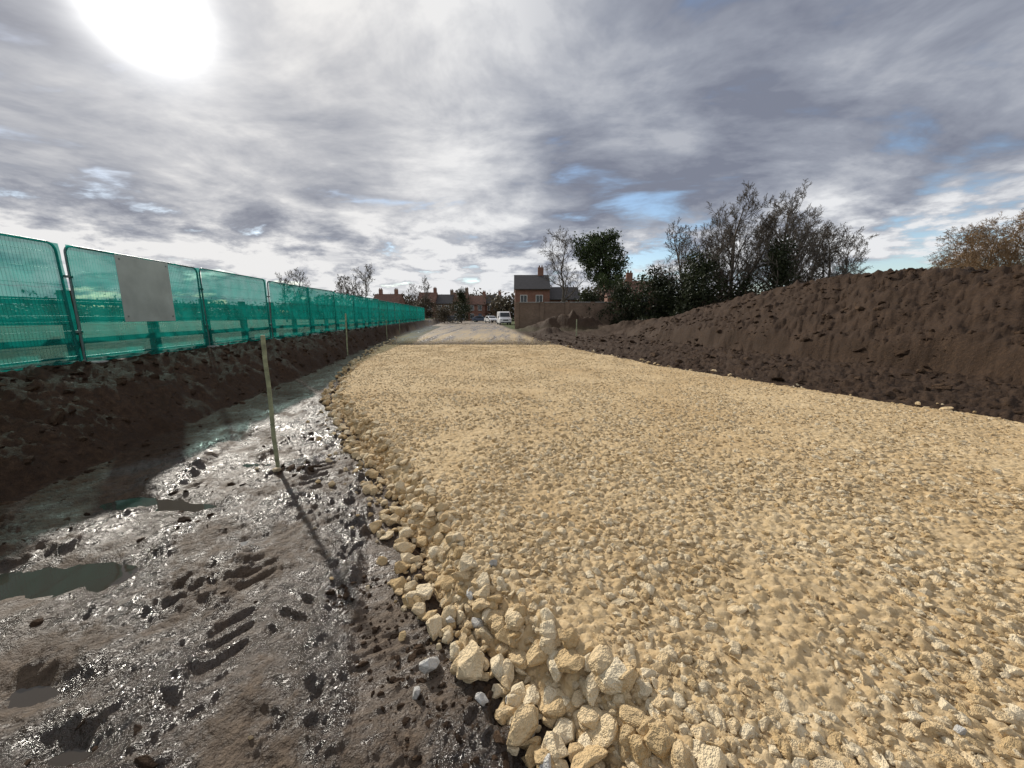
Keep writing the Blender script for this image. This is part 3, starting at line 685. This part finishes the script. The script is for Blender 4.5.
Pl=T.vm('MULTIPLY',T.vm('SCALE',D,inv),(1,1,0))
def dirpx(px,py):
    p=math.atan(69/386); dx=(px-512)/386; dy=-(py-384)/386
    return Vector((dx,math.cos(p)+math.sin(p)*dy,-math.sin(p)+math.cos(p)*dy)).normalized()
def lobe(px,py,deg,soft=1.0):
    d=T.vm('DOT_PRODUCT',D,tuple(dirpx(px,py)),out=1)
    return T.mr(d,math.cos(math.radians(deg)),1,0,1,True)
sd_=T.math('MAXIMUM',T.vm('DOT_PRODUCT',D,tuple(Sd),out=1),0)
warp=T.vm('ADD',Pl,T.vm('SCALE',T.noise(Pl,.7,2,.5,out=1),.7))
st=T.new('ShaderNodeMapping'); T.put(st.inputs[0],warp); st.inputs['Rotation'].default_value=(0,0,math.radians(25)); st.inputs['Scale'].default_value=(.7,1.25,1)
nA=T.noise(warp,.6,4,.55,.1); nB=T.noise(st.outputs[0],1.5,6,.6,.2); nC=T.noise(T.vm('MULTIPLY',D,(1,1,2.6)),8,7,.6,.15); nD=T.noise(warp,3.0,5,.62)
low=T.mr(sp.outputs[2],.10,.30,1,0,True)
g8=T.math('POWER',sd_,7); g40=T.math('POWER',sd_,60); g250=T.math('POWER',sd_,560)
sh=T.math('ADD',T.math('MULTIPLY',nA,.9),T.math('MULTIPLY',nB,.8))
sh=T.math('ADD',sh,T.math('MULTIPLY',nD,.5))
sh=T.mr(sh,.86,1.33,0,1)
sh=T.math('SUBTRACT',sh,T.math('MULTIPLY',lobe(780,80,38),.52))
sh=T.math('SUBTRACT',sh,T.math('MULTIPLY',lobe(330,205,13),.24))
sh=T.math('SUBTRACT',sh,T.math('MULTIPLY',lobe(20,40,22),.20))
sh=T.math('SUBTRACT',sh,T.math('MULTIPLY',lobe(950,150,12),.12))
sh=T.math('ADD',sh,T.math('MULTIPLY',lobe(360,70,22),.10))
sh=T.math('ADD',sh,T.math('MULTIPLY',lobe(430,258,15),.25))
sh=T.math('ADD',sh,T.math('MULTIPLY',lobe(890,222,22),.45))
shl=T.mr(nC,.41,.58,-.22,.72)
sh=T.math('ADD',sh,T.math('MULTIPLY',low,shl))
cc_=T.ramp(T.math('ADD',sh,.03,clamp=True),[(0,(.21,.23,.295)),(.3,(.33,.355,.42)),(.6,(.51,.53,.58)),(1,(.82,.83,.85))])
warm=T.mix(g8,(1,1,1,1),(1.04,1.0,.95,1)); cc_=T.mix(1,cc_,warm,'MULTIPLY')
gl=T.math('ADD',T.math('MULTIPLY',g8,.03),T.math('ADD',T.math('MULTIPLY',g40,.22),T.math('MULTIPLY',g250,3)))
glc=T.vm('SCALE',(1,.985,.94),gl)
ccs=T.vm('ADD',cc_,glc)
bg2=T.new('ShaderNodeBackground'); T.put(bg2.inputs[0],ccs); bg2.inputs[1].default_value=1
cov=T.math('ADD',nB,T.math('MULTIPLY',T.mr(nC,.4,.6,-.13,.13),low))
hole=T.math('ADD',T.math('MULTIPLY',lobe(655,256,9),.21),T.math('ADD',T.math('MULTIPLY',lobe(980,245,10),.18),T.math('MULTIPLY',lobe(40,215,14),.04)))
cov=T.mr(T.math('SUBTRACT',cov,hole),.24,.42,0.05,1,True)
ms=T.new('ShaderNodeMixShader'); T.put(ms.inputs[0],cov); T.l.new(bg.outputs[0],ms.inputs[1]); T.l.new(bg2.outputs[0],ms.inputs[2]); T.l.new(ms.outputs[0],out.inputs[0])

# ------------------------------------------------------------ camera
cd=bpy.data.cameras.new('camera'); cd.sensor_width=36; cd.lens=36*386/1024; cd.clip_start=.05; cd.clip_end=6000
co=bpy.data.objects.new('camera',cd); co.location=(0,0,1.6); co.rotation_euler=(math.radians(90)-math.atan(69/386),0,0); link(co); sc.camera=co
